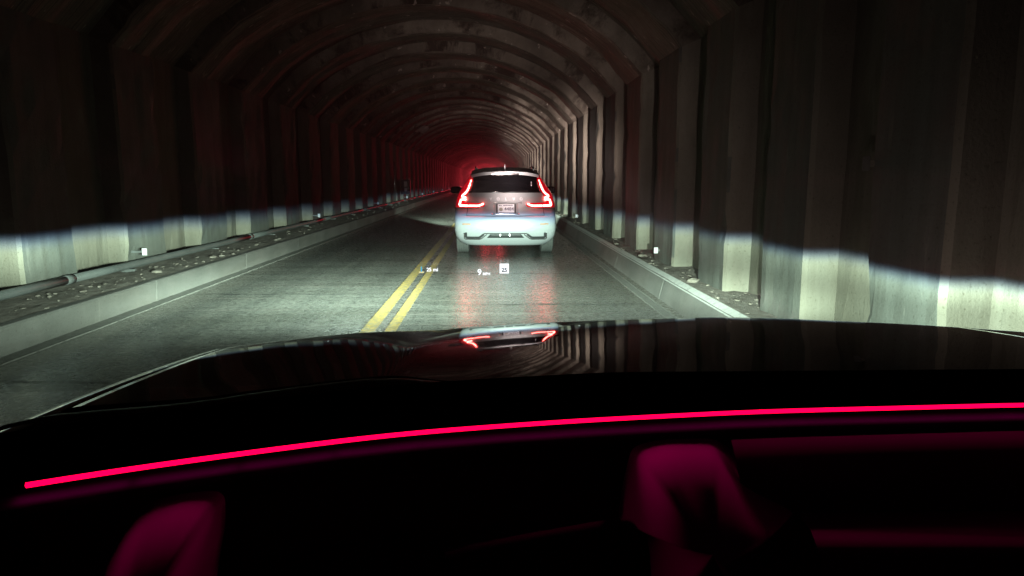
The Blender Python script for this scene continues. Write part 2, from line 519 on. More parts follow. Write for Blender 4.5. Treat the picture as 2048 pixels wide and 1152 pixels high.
def vault_light_patch(yc_, a0, a1, ln, lab, seed):
    """a patch of light on the vault, put in as pale ragged ridged bands"""
    root = empty('vault_light_patch', (XC, yc_, ZC)); tag(root, lab, 'patch')
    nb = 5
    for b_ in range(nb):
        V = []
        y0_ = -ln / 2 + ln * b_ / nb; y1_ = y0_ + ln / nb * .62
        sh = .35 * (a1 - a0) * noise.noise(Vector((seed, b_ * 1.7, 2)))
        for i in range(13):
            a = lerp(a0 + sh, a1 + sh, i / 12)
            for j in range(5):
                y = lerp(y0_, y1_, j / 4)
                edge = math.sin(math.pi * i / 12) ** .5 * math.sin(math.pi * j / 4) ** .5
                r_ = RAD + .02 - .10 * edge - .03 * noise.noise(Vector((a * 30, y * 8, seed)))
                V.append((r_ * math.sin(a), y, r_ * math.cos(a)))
        obj('light_band', V, grid_faces(13, 5), M['patch'], root)


M['patch'] = concrete('pale_light_patch', (.5, .48, .42), (.62, .6, .54), (.74, .72, .66))  # pale colour stands in for light falling on the vault
vault_light_patch(37.9, -.57, -.45, 2.6, 'pale ragged patch standing in for light high on the vault over the far lane', 3)
vault_light_patch(52.6, .40, .56, 3.4, 'ragged pale patch standing in for red light on the vault, directly above the SUV aerial', 8)
# ------------------------------------------------------------------ road, kerbs, ledges
Y0 = -7.0
RX0, RX1 = -3.96, 2.00
def strip(name, x0, x1, z, matl, ny=60, wob=0, parent=None, y0=Y0, y1=END, nx=2):
    V = []
    for j in range(ny + 1):
        y = lerp(y0, y1, (j / ny) ** 1.7)
        for i in range(nx):
            x = lerp(x0, x1, i / (nx - 1))
            dx = wob * noise.noise(Vector((x * 9, y * 1.1, 3)))
            V.append((x + dx, y, z))
    return obj(name, V, grid_faces(ny + 1, nx), matl, parent)

road = tag(strip('road', RX0 - .3, RX1 + .3, 0, M['asphalt']), kind='structure')
for o in (road,): fixn(o)
g = tag(empty('gutter'), kind='structure')
strip('gutter_strip', RX0 - .02, -3.80, .004, M['gutter'], 200, .02, g)
strip('gutter_strip', 1.80, 1.895, .004, M['gutter'], 200, .012, g)
# raised ragged seams beside the gutter strips
for x in (1.79, 1.90, -3.79):
    V, F = tube_data([(x + .012 * noise.noise(Vector((x, j * .35, 0))), Y0 + j * .25, .002) for j in range(300)], .009, 5)
    fixn(obj('sealed_seam', V, F, M['gutter'], g))
for x0, x1 in ((-1.245, -1.115), (-1.02, -.915)):
    o = strip('lane_line', x0, x1, .004, M['yellow'], 260, .006)
    tag(o, 'worn yellow centre line, %s of the double pair' % ('the one nearer the far lane' if x0 < -1.1 else 'the one nearer the white SUV'),
        'road marking', 'double yellow centre line')
    # the thick paint ridge along both edges of each stripe
    for x in (x0 + .008, x1 - .008):
        strip('paint_edge', x - .007, x + .007, .0075, M['yellow'], 120, .004, o)

for (yy, xa, xb, wd, sd) in ((4.9, -3.9, -1.3, .012, 1), (6.35, -3.7, 1.7, .010, 2), (7.9, -.8, 1.75, .014, 3), (8.7, -3.9, -1.3, .02, 4), (10.6, -3.9, 1.7, .016, 5),
                             (12.4, -3.9, -1.3, .03, 6), (15.2, -3.9, 1.7, .03, 7), (19, -3.9, 1.7, .04, 8), (24, -3.9, 1.7, .05, 9), (30, -3.9, 1.7, .06, 10)):
    V = []; n = 70
    for i in range(n + 1):
        x = lerp(xa, xb, i / n); y = yy + .10 * noise.fractal(Vector((x * .9, sd * 3.7, 0)), 1, 2, 4)
        wv = wd * (.25 + abs(noise.noise(Vector((x * 2.3, sd, 5)))) * 2)
        V += [(x, y - wv, .0035), (x, y + wv, .0035)]
    obj('tar_seam', V, grid_faces(n + 1, 2), M['tar'], road)


def kerb_run(name, xf, top_dir, bat, label_side):
    root = tag(empty(name), kind='structure')
    y = Y0; i = 0
    while y < END:
        L_ = 3.05 if y < 60 else 24
        g0 = .006
        n = 10
        sec_ = [(xf, 0), (xf + bat * .5, ZL * .5), (xf + bat, ZL - .018), (xf + bat + top_dir * .015, ZL), (xf + bat + top_dir * .10, ZL + .002), (xf + bat + top_dir * .10, ZL - .2)]
        V = []
        for j in range(n + 1):
            yy = lerp(y + g0, y + L_ - g0, j / n)
            for (x, z) in sec_:
                d = .004 * noise.fractal(Vector((x * 3, yy * 2, z * 3)), 1, 2, 3)
                V.append((x + d, yy, z + (d if z > .1 else 0)))
        F = grid_faces(n + 1, len(sec_)); F += [tuple(range(len(sec_))), tuple(n * len(sec_) + k for k in range(len(sec_)))]
        fixn(obj('kerb_stone', V, F, M['kerb'], root))
        y += L_; i += 1
    return root


kl = kerb_run('kerb_left', RX0, -1, .02, 'left')
kr = kerb_run('kerb_right', RX1, 1, .055, 'right')
o = strip('painted_band', RX1 + .050, RX1 + .142, ZL - .012, M['white_paint'], 300, .004, kr)
for i_, v_ in enumerate(o.data.vertices):
    if i_ % 2: v_.co.z = ZL + .030


def ledge(name, x0, x1, ybase):
    V = []; nx = 9
    ys = [Y0 + .12 * j for j in range(int((45 - Y0) / .12))] + [45 + 3 * j for j in range(41)]
    for y in ys:
        for i in range(nx):
            x = lerp(x0, x1, i / (nx - 1))
            e = 0 if i == 0 else 1
            h = .022 * noise.fractal(Vector((x * 5, y * 2.5, ybase)), 1, 2, 5) + .025 * max(0, (i / (nx - 1)) - .5)
            V.append((x, y, ZL - .004 + e * (h + .006)))
    o = fixn(obj(name, V, grid_faces(len(ys), nx), M['dirt'], smooth=True))
    return tag(o, kind='structure')


ledge('ledge_left', RX0 - .07, XL - REC - .1, 4)
ledge('ledge_right', RX1 + .12, XR + REC + .1, 8)


def rock(V, F, c, s, rnd):
    bm = bmesh.new(); bmesh.ops.create_icosphere(bm, subdivisions=1, radius=1)
    b = len(V); sx, sy, sz = s * rnd.uniform(.6, 1.3), s * rnd.uniform(.8, 1.9), s * rnd.uniform(.3, .7)
    a = rnd.uniform(0, 6.28); ca, sa = math.cos(a), math.sin(a)
    for v in bm.verts:
        k = rnd.uniform(.75, 1.2); x, y, z = v.co.x * sx * k, v.co.y * sy * k, v.co.z * sz * k
        V.append((c[0] + x * ca - y * sa, c[1] + x * sa + y * ca, c[2] + z))
    for f in bm.faces: F.append(tuple(b + v.index for v in f.verts))
    bm.free()


rnd = random.Random(3)
for nm, x0, x1, lab in (('rubble', -4.06, -4.62, 'loose stones and grit strewn on the ledge in front of the steel pipe'),
                        ('rubble', 2.17, 2.66, 'loose stones and grit strewn on the ledge behind the white-edged kerb')):
    V = []; F = []
    for k in range(900):
        y = 2.0 + 34 * rnd.random() ** 1.8; x = lerp(x0, x1, rnd.random() ** .8)
        rock(V, F, (x, y, ZL + .006), .004 + .03 * rnd.random() ** 4, rnd)
    o = obj(nm, V, F, M['stone']); tag(o, lab, 'rubble', kind='stuff')
rock_spots = [(-4.30, 5.75, .075, 'large flat pale stone on the ledge, nearest the picture edge'),
              (-4.24, 8.9, .05, 'pale stone lying on the ledge in front of the pipe, well before the second reflector'),
              (-4.20, 10.6, .05, 'small angular stone on the pipe-side ledge close to the kerb'),
              (2.30, 7.9, .07, 'flat slab of broken concrete on the ledge at a rib foot, white-edged kerb side'),
              (2.28, 10.6, .05, 'broken stone on the ledge beyond the nearest wall reflector'),
              (2.25, 12.6, .05, 'jagged stone on the ledge between two ribs beside the rear wheel')]
for x, y, s, lab in rock_spots:
    V = []; F = []; rock(V, F, (0, 0, 0), s, rnd)
    o = fixn(obj('loose_stone', V, F, M['stone'], loc=(x, y, ZL + .02))); tag(o, lab, 'stone', 'loose stones on the ledges')

# ------------------------------------------------------------------ steel pipe along the left ledge
root = empty('steel_pipe', (-4.69, 0, ZL)); tag(root, 'long grey steel pipe lying on the ledge along the wall opposite the SUV', 'pipe')
y = -4.0
while y < 110:
    L_ = 5.9 if y < 60 else 25
    path = [(0 + .012 * noise.noise(Vector((1, (y + L_ * k / 6) * .3, 0))), y + L_ * k / 6, .075) for k in range(7)]
    tube('pipe_length', path, .047, M['steel'], root, 14)
    tube('coupling', [(path[-1][0], y + L_ - .07, .075), (path[-1][0], y + L_ + .07, .075)], .053, M['steel'], root, 14)
    for yy in (y + 1.3, y + 4.1):
        if y < 60: box('saddle', -.085, .085, yy - .03, yy + .03, -.02, .03, M['steel'], root, .006)
    y += L_
# small post, box sign and conduit on the left wall
# ------------------------------------------------------------------ reflectors
def reflector(x, y, z, s, lab, wallx):
    root = empty('wall_reflector', (x, y, z)); tag(root, lab, 'reflector', 'white wall reflectors')
    v, f = boxd(-s * .42, s * .42, -.006, .006, -s * .62, s * .62)
    bevel(obj('reflector_face', v, f, M['reflector'], root), .003)
    sg = 1 if wallx > x else -1
    v, f = boxd(min(0, wallx - x), max(0, wallx - x), .008, .014, -s * .2, s * .2)
    obj('bracket', v, f, M['steel'], root)
RL = [(9.4, 'the nearest one, low on the pipe-side wall'), (18.9, 'second one along the pipe-side wall'), (28.7, 'third one along the pipe-side wall'),
      (38.5, 'one under the small boxed sign on the pipe-side wall'), (47.0, 'next beyond the small boxed sign'), (56.0, 'in the far red glow, before the door mirror'),
      (66, 'far down the tunnel close to the SUV mirror'), (76, 'far down the tunnel, just above the SUV mirror'), (86, 'tiny one among the last visible above the mirror'), (98, 'tiny one at the tunnel end above the mirror')]
for y, lab in RL:
    reflector(-4.62, y, .47, .075 + max(0, y - 30) * .0016, 'small white rectangular reflector, ' + lab, XL - .02)
for y, lab in ((10.0, 'on the wall between two ribs behind the white-edged kerb'), (19.6, 'on the wall just beyond the SUV rear wheel')):
    reflector(2.36, y, .41, .07, 'small white rectangular reflector ' + lab, XR + .02)
# boxed sign on the left wall
root = empty('boxed_sign', (-4.62, 38.0, 1.02)); tag(root, 'small black box with a white two-part sign, on the far left wall', 'sign')
box('housing', -.24, .24, 0, .12, -.38, .40, M['black_plastic'], root, .01)
box('sign_face', -.09, .07, -.012, -.001, .02, .30, M['reflector'], root)
box('sign_face', -.07, .07, -.012, -.001, -.22, -.04, M['reflector'], root)
# thin conduit
tube('wall_conduit', [(-4.70, 34.3, ZL), (-4.70, 34.3, 2.25)], .035, M['chrome'], None, 8)
tag(bpy.data.objects['wall_conduit'], 'thin upright pale pipe fixed to the wall, before the boxed sign', 'conduit')
# faint marker high on the right wall
root = empty('wall_marker', (2.36, 4.42, 1.52)); tag(root, 'faint pale rectangular marker plate high on the nearest rib', 'marker')
box('plate', -.024, .024, -.004, .004, -.045, .045, M['kerb'], root, .002)
box('bracket', 0, .06, .004, .010, -.02, .02, M['rib'], root)

# ================================================================== SUV
WT = [(.20, .78), (.28, .88), (.36, .935), (.5, .957), (.7, .955), (.85, .945), (1.0, .925), (1.10, .90), (1.18, .865), (1.35, .76), (1.5, .665), (1.57, .61), (1.62, .53), (1.65, .40)]
YR = [(.20, .16), (.30, .06), (.40, .02), (.5, 0), (.70, 0), (.76, .03), (.80, .055), (.95, .075), (1.10, .10), (1.17, .13), (1.35, .27), (1.5, .42), (1.57, .50), (1.62, .62), (1.65, .85)]
YF = [(.20, 4.50), (.36, 4.62), (.5, 4.68), (.8, 4.66), (.95, 4.58), (1.02, 4.35), (1.08, 3.85), (1.14, 3.45), (1.3, 3.12), (1.5, 2.72), (1.57, 2.5), (1.62, 2.1), (1.65, 1.7)]
CORN, PW = .34, 3.2


def rear_y(x, z):
    """rear surface of the body at (x, z)"""
    w_ = interp(z, WT); u = min(abs(x) / w_, .9999)
    return sinterp(z, YR, .03) + CORN * (1 - (1 - u ** PW) ** (1 / PW)) + .02 * u * u


def build_suv(name, loc, label, main=True):
    root = empty(name, loc); tag(root, label, 'SUV', 'cars queueing ahead')
    wheels_y = (.93, 3.80)
    # body
    zs = [.20, .24, .28, .33, .38, .44, .5, .56, .62, .68, .72, .745, .752, .765, .8, .86, .92, .98, 1.04, 1.10, 1.14, 1.18, 1.24, 1.30, 1.36, 1.42, 1.48, 1.52, 1.56, 1.60, 1.63, 1.65]
    NX = 28; NS = 34
    V = []; rows = 0
    for z in zs:
        w_ = interp(z, WT); yf = sinterp(z, YF, .03)
        ring = []
        # rear edge from -w to w
        for i in range(NX + 1):
            a = -math.pi / 2 + math.pi * i / NX
            x = math.copysign(abs(math.sin(a)) ** .8, math.sin(a)) * w_ * .99999
            y = rear_y(x, z)
            ring.append((x, y))
        y_s = rear_y(w_, z)
        for i in range(1, NS):
            t_ = i / NS; y = lerp(y_s, yf - .45, t_); ring.append((w_ * (1 - .03 * t_ * t_), y))
        for i in range(NX // 2 + 1):
            a = math.pi / 2 - math.pi * i / (NX // 2)
            x = math.copysign(abs(math.sin(a)) ** .8, math.sin(a)) * w_ * .97
            u = abs(x) / w_
            ring.append((x, yf - .45 * (1 - (1 - min(u, .9999) ** 2.6) ** (1 / 2.6))))
        for i in range(NS - 1, 0, -1):
            t_ = i / NS; y = lerp(y_s, yf - .45, t_); ring.append((-w_ * (1 - .03 * t_ * t_), y))
        for (x, y) in ring:
            zz = z
            if abs(x) > .62:
                for wy in wheels_y:
                    d = abs(y - wy)
                    if d < .41: zz = max(zz, .35 + math.sqrt(.41 ** 2 - d * d)) if zz < .76 else zz
            V.append((x, y, zz))
        n = len(ring); rows += 1
    F = grid_faces(rows, n, True)
    F.append(tuple(range(n))); F.append(tuple((rows - 1) * n + k for k in range(n)))
    # shut gap between tailgate and bumper: recess the row at z .752 near the rear
    k = zs.index(.752)
    for i in range(n):
        x, y, z = V[k * n + i]
        if y < .5 and abs(x) < .80: V[k * n + i] = (x, y + .035, z)
    body = fixn(obj('body', V, F, None, root, True, mats=[M['silver'], M['roof_black']]))
    for p in body.data.polygons:
        if p.center.z > 1.585: p.material_index = 1
    # patches lying on the rear surface
    def patch(nm, xa, xb, za, zb, nx, nz, matl, off, par=root, thick=.006):
        """xa/xb: functions of z"""
        Vp = []
        for j in range(nz + 1):
            z = lerp(za, zb, j / nz)
            for i in range(nx + 1):
                x = lerp(xa(z), xb(z), i / nx); Vp.append((x, rear_y(x, z) - off, z))
        o = fixn(obj(nm, Vp, grid_faces(nz + 1, nx + 1), matl, par, True))
        s_ = o.modifiers.new('s', 'SOLIDIFY'); s_.thickness = thick; s_.offset = 0
        return o
    wh = lambda z: interp(z, [(1.17, .69), (1.25, .675), (1.5, .60)])
    patch('rear_window', lambda z: -wh(z), wh, 1.178, 1.505, 20, 10, M['tinted'], .006)
    # side windows
    for s in (-1, 1):
        Vp = []
        for j in range(7):
            z = lerp(1.13, 1.53, j / 6); w_ = interp(z, WT)
            ya = lerp(.85, 1.0, j / 6); yb = lerp(3.25, 2.55, j / 6)
            for i in range(11):
                Vp.append((s * (w_ + .006), lerp(ya, yb, i / 10), z))
        o = obj('side_window', Vp, grid_faces(7, 11), M['tinted'], root, True)
        o.modifiers.new('s', 'SOLIDIFY').thickness = .006
        # wheel arch liners
        for wy in wheels_y:
            V2, F2 = [], []
            for q in range(13):
                a = math.pi * q / 12
                for x in (.62, .90): V2.append((s * x, wy + .405 * math.cos(a), .35 + .405 * math.sin(a)))
            obj('arch_liner', V2, grid_faces(13, 2), M['black_plastic'], root)
    Vp = []
    for j in range(7):
        z = lerp(1.16, 1.55, j / 6); w_ = interp(z, WT) * .9
        for i in range(9): Vp.append((lerp(-w_, w_, i / 8), interp(z, YF) + .004 - .1 * (i / 4 - 1) ** 2, z))
    obj('windscreen', Vp, grid_faces(7, 9), M['tinted'], root, True)
    # roof spoiler: thin wing over the rear window, pale lip
    Vs = []
    prof = [(.30, 1.545), (.285, 1.515), (.42, 1.530), (.70, 1.60), (.70, 1.655), (.42, 1.60), (.32, 1.572)]
    for i in range(25):
        t_ = -1 + 2 * i / 24; x = t_ * .635
        for (y, z) in prof:
            Vs.append((x, y + .10 * t_ ** 4 + .05 * t_ * t_, z - .045 * t_ * t_ - .02 * t_ ** 6))
    Fs = grid_faces(25, 7, True); Fs += [tuple(range(7)), tuple(24 * 7 + q for q in range(7))]
    sp_ = fixn(obj('roof_spoiler', Vs, Fs, None, root, mats=[M['roof_black'], M['silver']]))
    for p in sp_.data.polygons:
        if p.normal.y < -.55: p.material_index = 1
    Vb = []
    for j in range(2):
        for i in range(13):
            t_ = (-1 + 2 * i / 12); x = t_ * .26; tt = x / .635
            Vb.append((x, .282 + .05 * tt * tt - j * .001, lerp(1.512, 1.540, j) - .045 * tt * tt))
    o = obj('high_brake_light_housing', Vb, grid_faces(2, 13), M['roof_black'], sp_); o.modifiers.new('s', 'SOLIDIFY').thickness = .012
    for x in (-.085, .075): box('high_light_lens', x - .012, x + .012, .268, .276, 1.518, 1.531, M['chrome'], sp_)
    # lip of roof, rails, aerial
    for s in (-1, 1):
        tube('roof_rail', [(s * .56, .78, 1.600), (s * .56, .86, 1.645), (s * .57, 1.2, 1.665), (s * .575, 2.3, 1.665), (s * .565, 2.6, 1.60)], .017, M['roof_black'], root, 8)
        tube('rail_cap', [(s * .56, .765, 1.607), (s * .56, .79, 1.622)], .017, M['chrome'], root, 8)
    Va = [(-.012, .62, 1.63), (.012, .62, 1.63), (.018, .86, 1.64), (-.018, .86, 1.64), (-.003, .66, 1.70), (.003, .66, 1.70), (.003, .72, 1.70), (-.003, .72, 1.70)]
    Fa = [(0, 1, 5, 4), (1, 2, 6, 5), (2, 3, 7, 6), (3, 0, 4, 7), (4, 5, 6, 7), (0, 3, 2, 1)]
    obj('aerial_fin', Va, Fa, M['silver'], root)
    # tail lamps
    for s in (-1, 1):
        lamp = empty('tail_lamp'); lamp.parent = root
        def onb(pts, off): return [(s * x, rear_y(x, z) - off, z) for (x, z) in pts]
        # red housing: band outline made of inner/outer x at heights
        Hh = [(1.49, .600, .655), (1.42, .615, .700), (1.34, .628, .755), (1.26, .645, .810), (1.20, .668, .852), (1.15, .70, .880), (1.10, .735, .900), (1.05, .75, .912), (1.0, .745, .918), (.985, .44, .922), (.97, .39, .924), (.94, .38, .926), (.915, .41, .928), (.905, .60, .925)]
        Vp = []
        for (z, a, b) in Hh:
            for i in range(9):
                x = lerp(a, b, i / 8); x = min(x, interp(z, WT) * .995)
                Vp.append((s * x, rear_y(x, z) - .010, z))
        h = fixn(obj('housing', Vp, grid_faces(len(Hh), 9), M['tail_red'], lamp, True)); m2 = h.modifiers.new('s', 'SOLIDIFY'); m2.thickness = .012; m2.offset = 0
        main_path = [(.637, 1.405), (.660, 1.33), (.690, 1.25), (.712, 1.205), (.75, 1.165), (.80, 1.125)]
        tube('light_blade', onb(main_path, .026), .018, M['tail_on'], lamp, 6)
        tube('light_blade', onb([(.80, 1.125), (.80, 1.10)], .026), .018, M['tail_on'], lamp, 6)
        tube('light_blade', onb([(.735, 1.095), (.80, 1.092)], .026), .015, M['tail_on'], lamp, 6)
        tube('light_blade', onb([(.735, 1.055), (.79, 1.055), (.825, 1.05), (.842, 1.0), (.855, .955), (.85, .943), (.70, .941)], .026), .019, M['tail_on'], lamp, 6)
        tube('light_blade', onb([(.682, .941), (.52, .941), (.47, .948), (.42, .972), (.405, .974)], .026), .018, M['tail_on'], lamp, 6)
        for pth, rr in ((main_path, .028), ([(.845, .943), (.52, .941), (.44, .962)], .026)):
            tube('glow_edge', onb(pth, .008), rr, M['tail_edge'], lamp, 8)
        # bumper reflector and its slot
        patch('bumper_reflector', lambda z: s * .64, lambda z: s * .80, .595, .612, 8, 1, M['amber'], .006, root, .004)
    # tailgate edge lines
    for s in (-1, 1):
        tube('panel_gap', [(s * x, rear_y(x, z) - .001, z) for (x, z) in ((.70, .905), (.705, .85), (.715, .80), (.72, .765))], .005, M['black_plastic'], root, 5)
    tube('panel_gap', [(x, rear_y(x, .752) + .012, .752) for x in [-.72 + .06 * q for q in range(25)]], .006, M['black_plastic'], root, 5)
    # number plate recess, plate and its chrome handle bar
    patch('plate_recess', lambda z: -.22, lambda z: .235, .80, 1.0, 6, 3, M['silver'], .004, root, .006)
    plate = empty('number_plate', (.01, rear_y(0, .89) - .035, .892)); plate.parent = root; plate.rotation_euler = (R(-8), 0, 0)
    box('plate_frame', -.186, .186, -.004, .02, -.088, .086, M['black_plastic'], plate, .004)
    box('plate_sheet', -.152, .152, -.008, -.0045, -.076, .078, M['plate'], plate)
    text('plate_lettering', '4484', .088, M['plate_blue'], plate, (.055, -.0095, -.012), (R(90), 0, 0), .001, bold=.0012)
    for q, (xa, wd) in enumerate(((-.135, .03), (-.10, .022), (-.055, .05), (.0, .03), (.035, .05), (.09, .03))):
        box('plate_print_mark', xa, xa + wd, -.0092, -.0086, .047, .061, M['plate_blue'], plate)
    n_ = 14
    Vc = [(0, 0, 0)] + [(.034 * math.cos(2 * math.pi * q / n_), 0, .034 * math.sin(2 * math.pi * q / n_)) for q in range(n_)]
    o = obj('plate_emblem', Vc, [(0, q + 1, (q + 1) % n_ + 1) for q in range(n_)], M['plate_seal'], plate, loc=(-.095, -.0098, -.018))
    o.modifiers.new('s', 'SOLIDIFY').thickness = .002
    tube('handle_bar', [(x, rear_y(x, .785) - .022 + .04 * x * x, .788) for x in (-.26, -.18, -.09, 0, .09, .18, .26)], .012, M['chrome'], root, 8)
    # slim raised hood above the plate
    tube('plate_hood', [(x, rear_y(x, 1.01) - .010, 1.012 - .10 * x * x * 2) for x in (-.30, -.2, -.1, 0, .1, .2, .3)], .010, M['silver'], root, 8)
    # maker's name in spaced chrome letters
    for ch, x in zip('VOLVO', (-.27, -.135, .01, .155, .29)):
        text('badge_letter', ch, .070, M['plate'], root, (x, rear_y(x, 1.062) - .012, 1.062), (R(80), 0, 0), .004, bold=.003)
    # rear wiper
    tube('wiper', [(-.05, rear_y(0, 1.18) - .03, 1.185), (.15, rear_y(.15, 1.19) - .03, 1.20), (.42, rear_y(.42, 1.20) - .025, 1.21)], .008, M['black_plastic'], root, 6)
    # small white marks standing in for reflections in the rear window
    patch('window_glint', lambda z: .478, lambda z: .498, 1.30, 1.335, 1, 1, M['plate'], .013, root, .002)
    patch('window_glint', lambda z: .482, lambda z: .494, 1.345, 1.385, 1, 1, M['plate'], .013, root, .002)
    # lower bumper: dark diffuser with L-shaped ends and bright lower line
    for s in (-1, 1):
        def ribbon(nm, pts, hw, matl, off, dz=0):
            P2 = []
            for i, (x, z) in enumerate(pts):
                a = pts[max(i - 1, 0)]; b = pts[min(i + 1, len(pts) - 1)]
                tx, tz = b[0] - a[0], b[1] - a[1]; l_ = math.hypot(tx, tz); nx_, nz_ = -tz / l_, tx / l_
                for q in (-1, 0, 1):
                    xx, zz = x + nx_ * hw * q, z + nz_ * hw * q
                    P2.append((s * xx, rear_y(xx, zz) - off, zz))
            o = fixn(obj(nm, P2, grid_faces(len(pts), 3), matl, root)); m3 = o.modifiers.new('s', 'SOLIDIFY'); m3.thickness = .012; m3.offset = 0
        ribbon('diffuser_trim', [(.735, .445), (.735, .36), (.715, .352), (.50, .352), (.47, .365), (.40, .418)], .019, M['dark_grey_plastic'], .008)
        ribbon('chrome_line', [(.765, .44), (.766, .34), (.745, .322), (.49, .322), (.45, .335), (.345, .415)], .009, M['chrome'], .014)
        ribbon('diffuser_trim', [(.40, .432), (.355, .432), (.20, .432), (.0, .432)], .008, M['dark_grey_plastic'], .008)
    patch('diffuser', lambda z: -.34 - (z - .355) * -.9, lambda z: .34 - (z - .355) * .9, .352, .415, 12, 2, M['dark_grey_plastic'], .010, root, .012)
    for x in (-.10, .075):
        box('sensor', x - .012, x + .012, -.02, .0, .385, .425, M['chrome'], root, .004)
    # silver skid plate under the bumper with cut-outs
    Vk = []
    for i in range(33):
        x = -.66 + 1.32 * i / 32; ax = abs(x)
        zb = .245 if ax > .36 else lerp(.29, .245, sstep(.18, .36, ax)); zb = lerp(zb, .285, sstep(.55, .66, ax))
        for z in (.345, (zb + .345) / 2, zb): Vk.append((x, .10 + .25 * ax ** 3 + (.345 - z) * .8, z))
    o = fixn(obj('skid_plate', Vk, grid_faces(33, 3), M['alloy2'], root)); o.modifiers.new('s', 'SOLIDIFY').thickness = .015
    for s in (-1, 1):
        tube('exhaust_tip', [(s * .66, .22, .265), (s * .66, .60, .275)], .032, M['chrome'], root, 12)
        tube('suspension_arm', [(s * .30, .95, .26), (s * .72, .95, .24)], .03, M['alloy2'], root, 8)
        tube('exhaust_box', [(s * .30, .42, .235), (s * .62, .42, .235)], .05, M['alloy2'], root, 12)
    tube('tow_eye', [(.0, .16, .262), (.0, .16, .225)], .02, M['alloy2'], root, 8)
    box('underbody', -.60, .60, .60, 4.2, .26, .30, M['black_plastic'], root)
    # wheels
    for wy in wheels_y:
        for s in (-1, 1):
            wh_ = empty('wheel', (s * .822, wy, .35)); wh_.parent = root
            Vt = []; prof2 = []
            half = .122
            prof2 = [(-half, .235), (-half - .004, .29), (-half + .012, .335)]
            for g_ in range(5):
                c_ = -.088 + .044 * g_
                prof2 += [(c_ - .018, .350), (c_ + .018, .350)]
                if g_ < 4: prof2 += [(c_ + .0185, .337), (c_ + .0255, .337)]
            prof2 += [(half - .012, .335), (half + .004, .29), (half, .235)]
            ns = 48
            for q in range(ns):
                a = 2 * math.pi * q / ns
                for (x, r_) in prof2: Vt.append((x, r_ * math.cos(a), r_ * math.sin(a)))
            npf = len(prof2)
            Ft = [(q * npf + i, q * npf + i + 1, ((q + 1) % ns) * npf + i + 1, ((q + 1) % ns) * npf + i) for q in range(ns) for i in range(npf - 1)]
            fixn(obj('tyre', Vt, Ft, M['rubber'], wh_))
            # rim: dished disc with five spokes
            bm = bmesh.new()
            bmesh.ops.create_cone(bm, cap_ends=True, segments=24, radius1=.235, radius2=.235, depth=.16)
            me = bpy.data.meshes.new('rim'); 
            for v in bm.verts: v.co = Vector((v.co.z * (1), v.co.x, v.co.y))
            bm.to_mesh(me); bm.free(); me.materials.append(M['black_plastic'])
            o = link(bpy.data.objects.new('rim', me)); o.parent = wh_
            for q in range(5):
                a = 2 * math.pi * q / 5
                tube('spoke', [(s * .095, 0, 0), (s * .09, .225 * math.cos(a), .225 * math.sin(a))], [.035, .022], M['alloy'], wh_, 6)
            box('brake_caliper', -.03, .03, .05, .15, -.08, .08, M['alloy2'], wh_, .01)
    # door mirrors
    for s in (-1, 1):
        mi = empty('door_mirror', (s * 1.04, 2.75, 1.19)); mi.parent = root
        bm = bmesh.new(); bmesh.ops.create_uvsphere(bm, u_segments=20, v_segments=12, radius=1)
        for v in bm.verts:
            x, y, z = v.co; f_ = lambda q: math.copysign(abs(q) ** .6, q)
            v.co = Vector((f_(x) * .125, f_(y) * .07, f_(z) * .078))
        me = bpy.data.meshes.new('mirror_shell'); bm.to_mesh(me); bm.free(); me.materials.append(M['roof_black'])
        me.polygons.foreach_set('use_smooth', [True] * len(me.polygons))
        o = link(bpy.data.objects.new('mirror_shell', me)); o.parent = mi
        box('mirror_arm', min(-s * .22, -s * .08), max(-s * .22, -s * .08), -.03, .03, -.07, -.03, M['roof_black'], mi, .008)
        box('mirror_glass', -.10, .10, -.074, -.068, -.055, .055, M['tinted'], mi, .01)
    # front face of the car
    for s in (-1, 1):
        hl = box('headlight', min(s * .55, s * .85), max(s * .55, s * .85), 4.42, 4.50, .74, .86, M['lamp_glass'], root, .02)
    box('grille', -.38, .38, 4.60, 4.672, .48, .80, M['black_plastic'], root, .02)
    box('front_number_plate', -.15, .15, 4.674, 4.684, .40, .55, M['plate'], root)
    return root


suv = build_suv('white_suv', (.247, 12.95, 0), 'silver-white SUV seen from behind with brake lights on, in the lane ahead')
for s in (-1, 1):
    headlamp('headlight_beam', (s * .68, 4.75, .78), 45000, suv, upper=.01, cut=-.006, cone=38)


def copy_tree(o, parent=None):
    c = o.copy(); C.objects.link(c); c.parent = parent
    for ch in o.children:
        if ch.type == 'LIGHT': continue
        copy_tree(ch, c)
    return c


# two more cars of the queue stand beyond, mostly hidden by the first; their brake lights redden the vault
QUEUE = ((.0, 84.0, 'second', 55), (.1, 122.0, 'third', 280), (0, 172.0, 'fourth', 900))
for (x, y, nth, pw) in QUEUE:
    c = copy_tree(suv); c.location = (x, y, 0); c['label'] = '%s pale SUV of the queue in the red glow, hidden beyond the first one' % nth
    # brake lights of that car throw red on walls and vault behind it
    for s in (-1, 1):
        ld = bpy.data.lights.new('brake_light', 'AREA'); ld.shape = 'RECTANGLE'; ld.size = .3; ld.size_y = .35
        ld.energy = pw; ld.color = (1, .045, .07); ld.spread = R(95)
        o = link(bpy.data.objects.new('brake_light', ld)); o.parent = c; o.location = (s * .8, -.03, 1.1); o.rotation_euler = (R(-90 + 6), 0, 0)

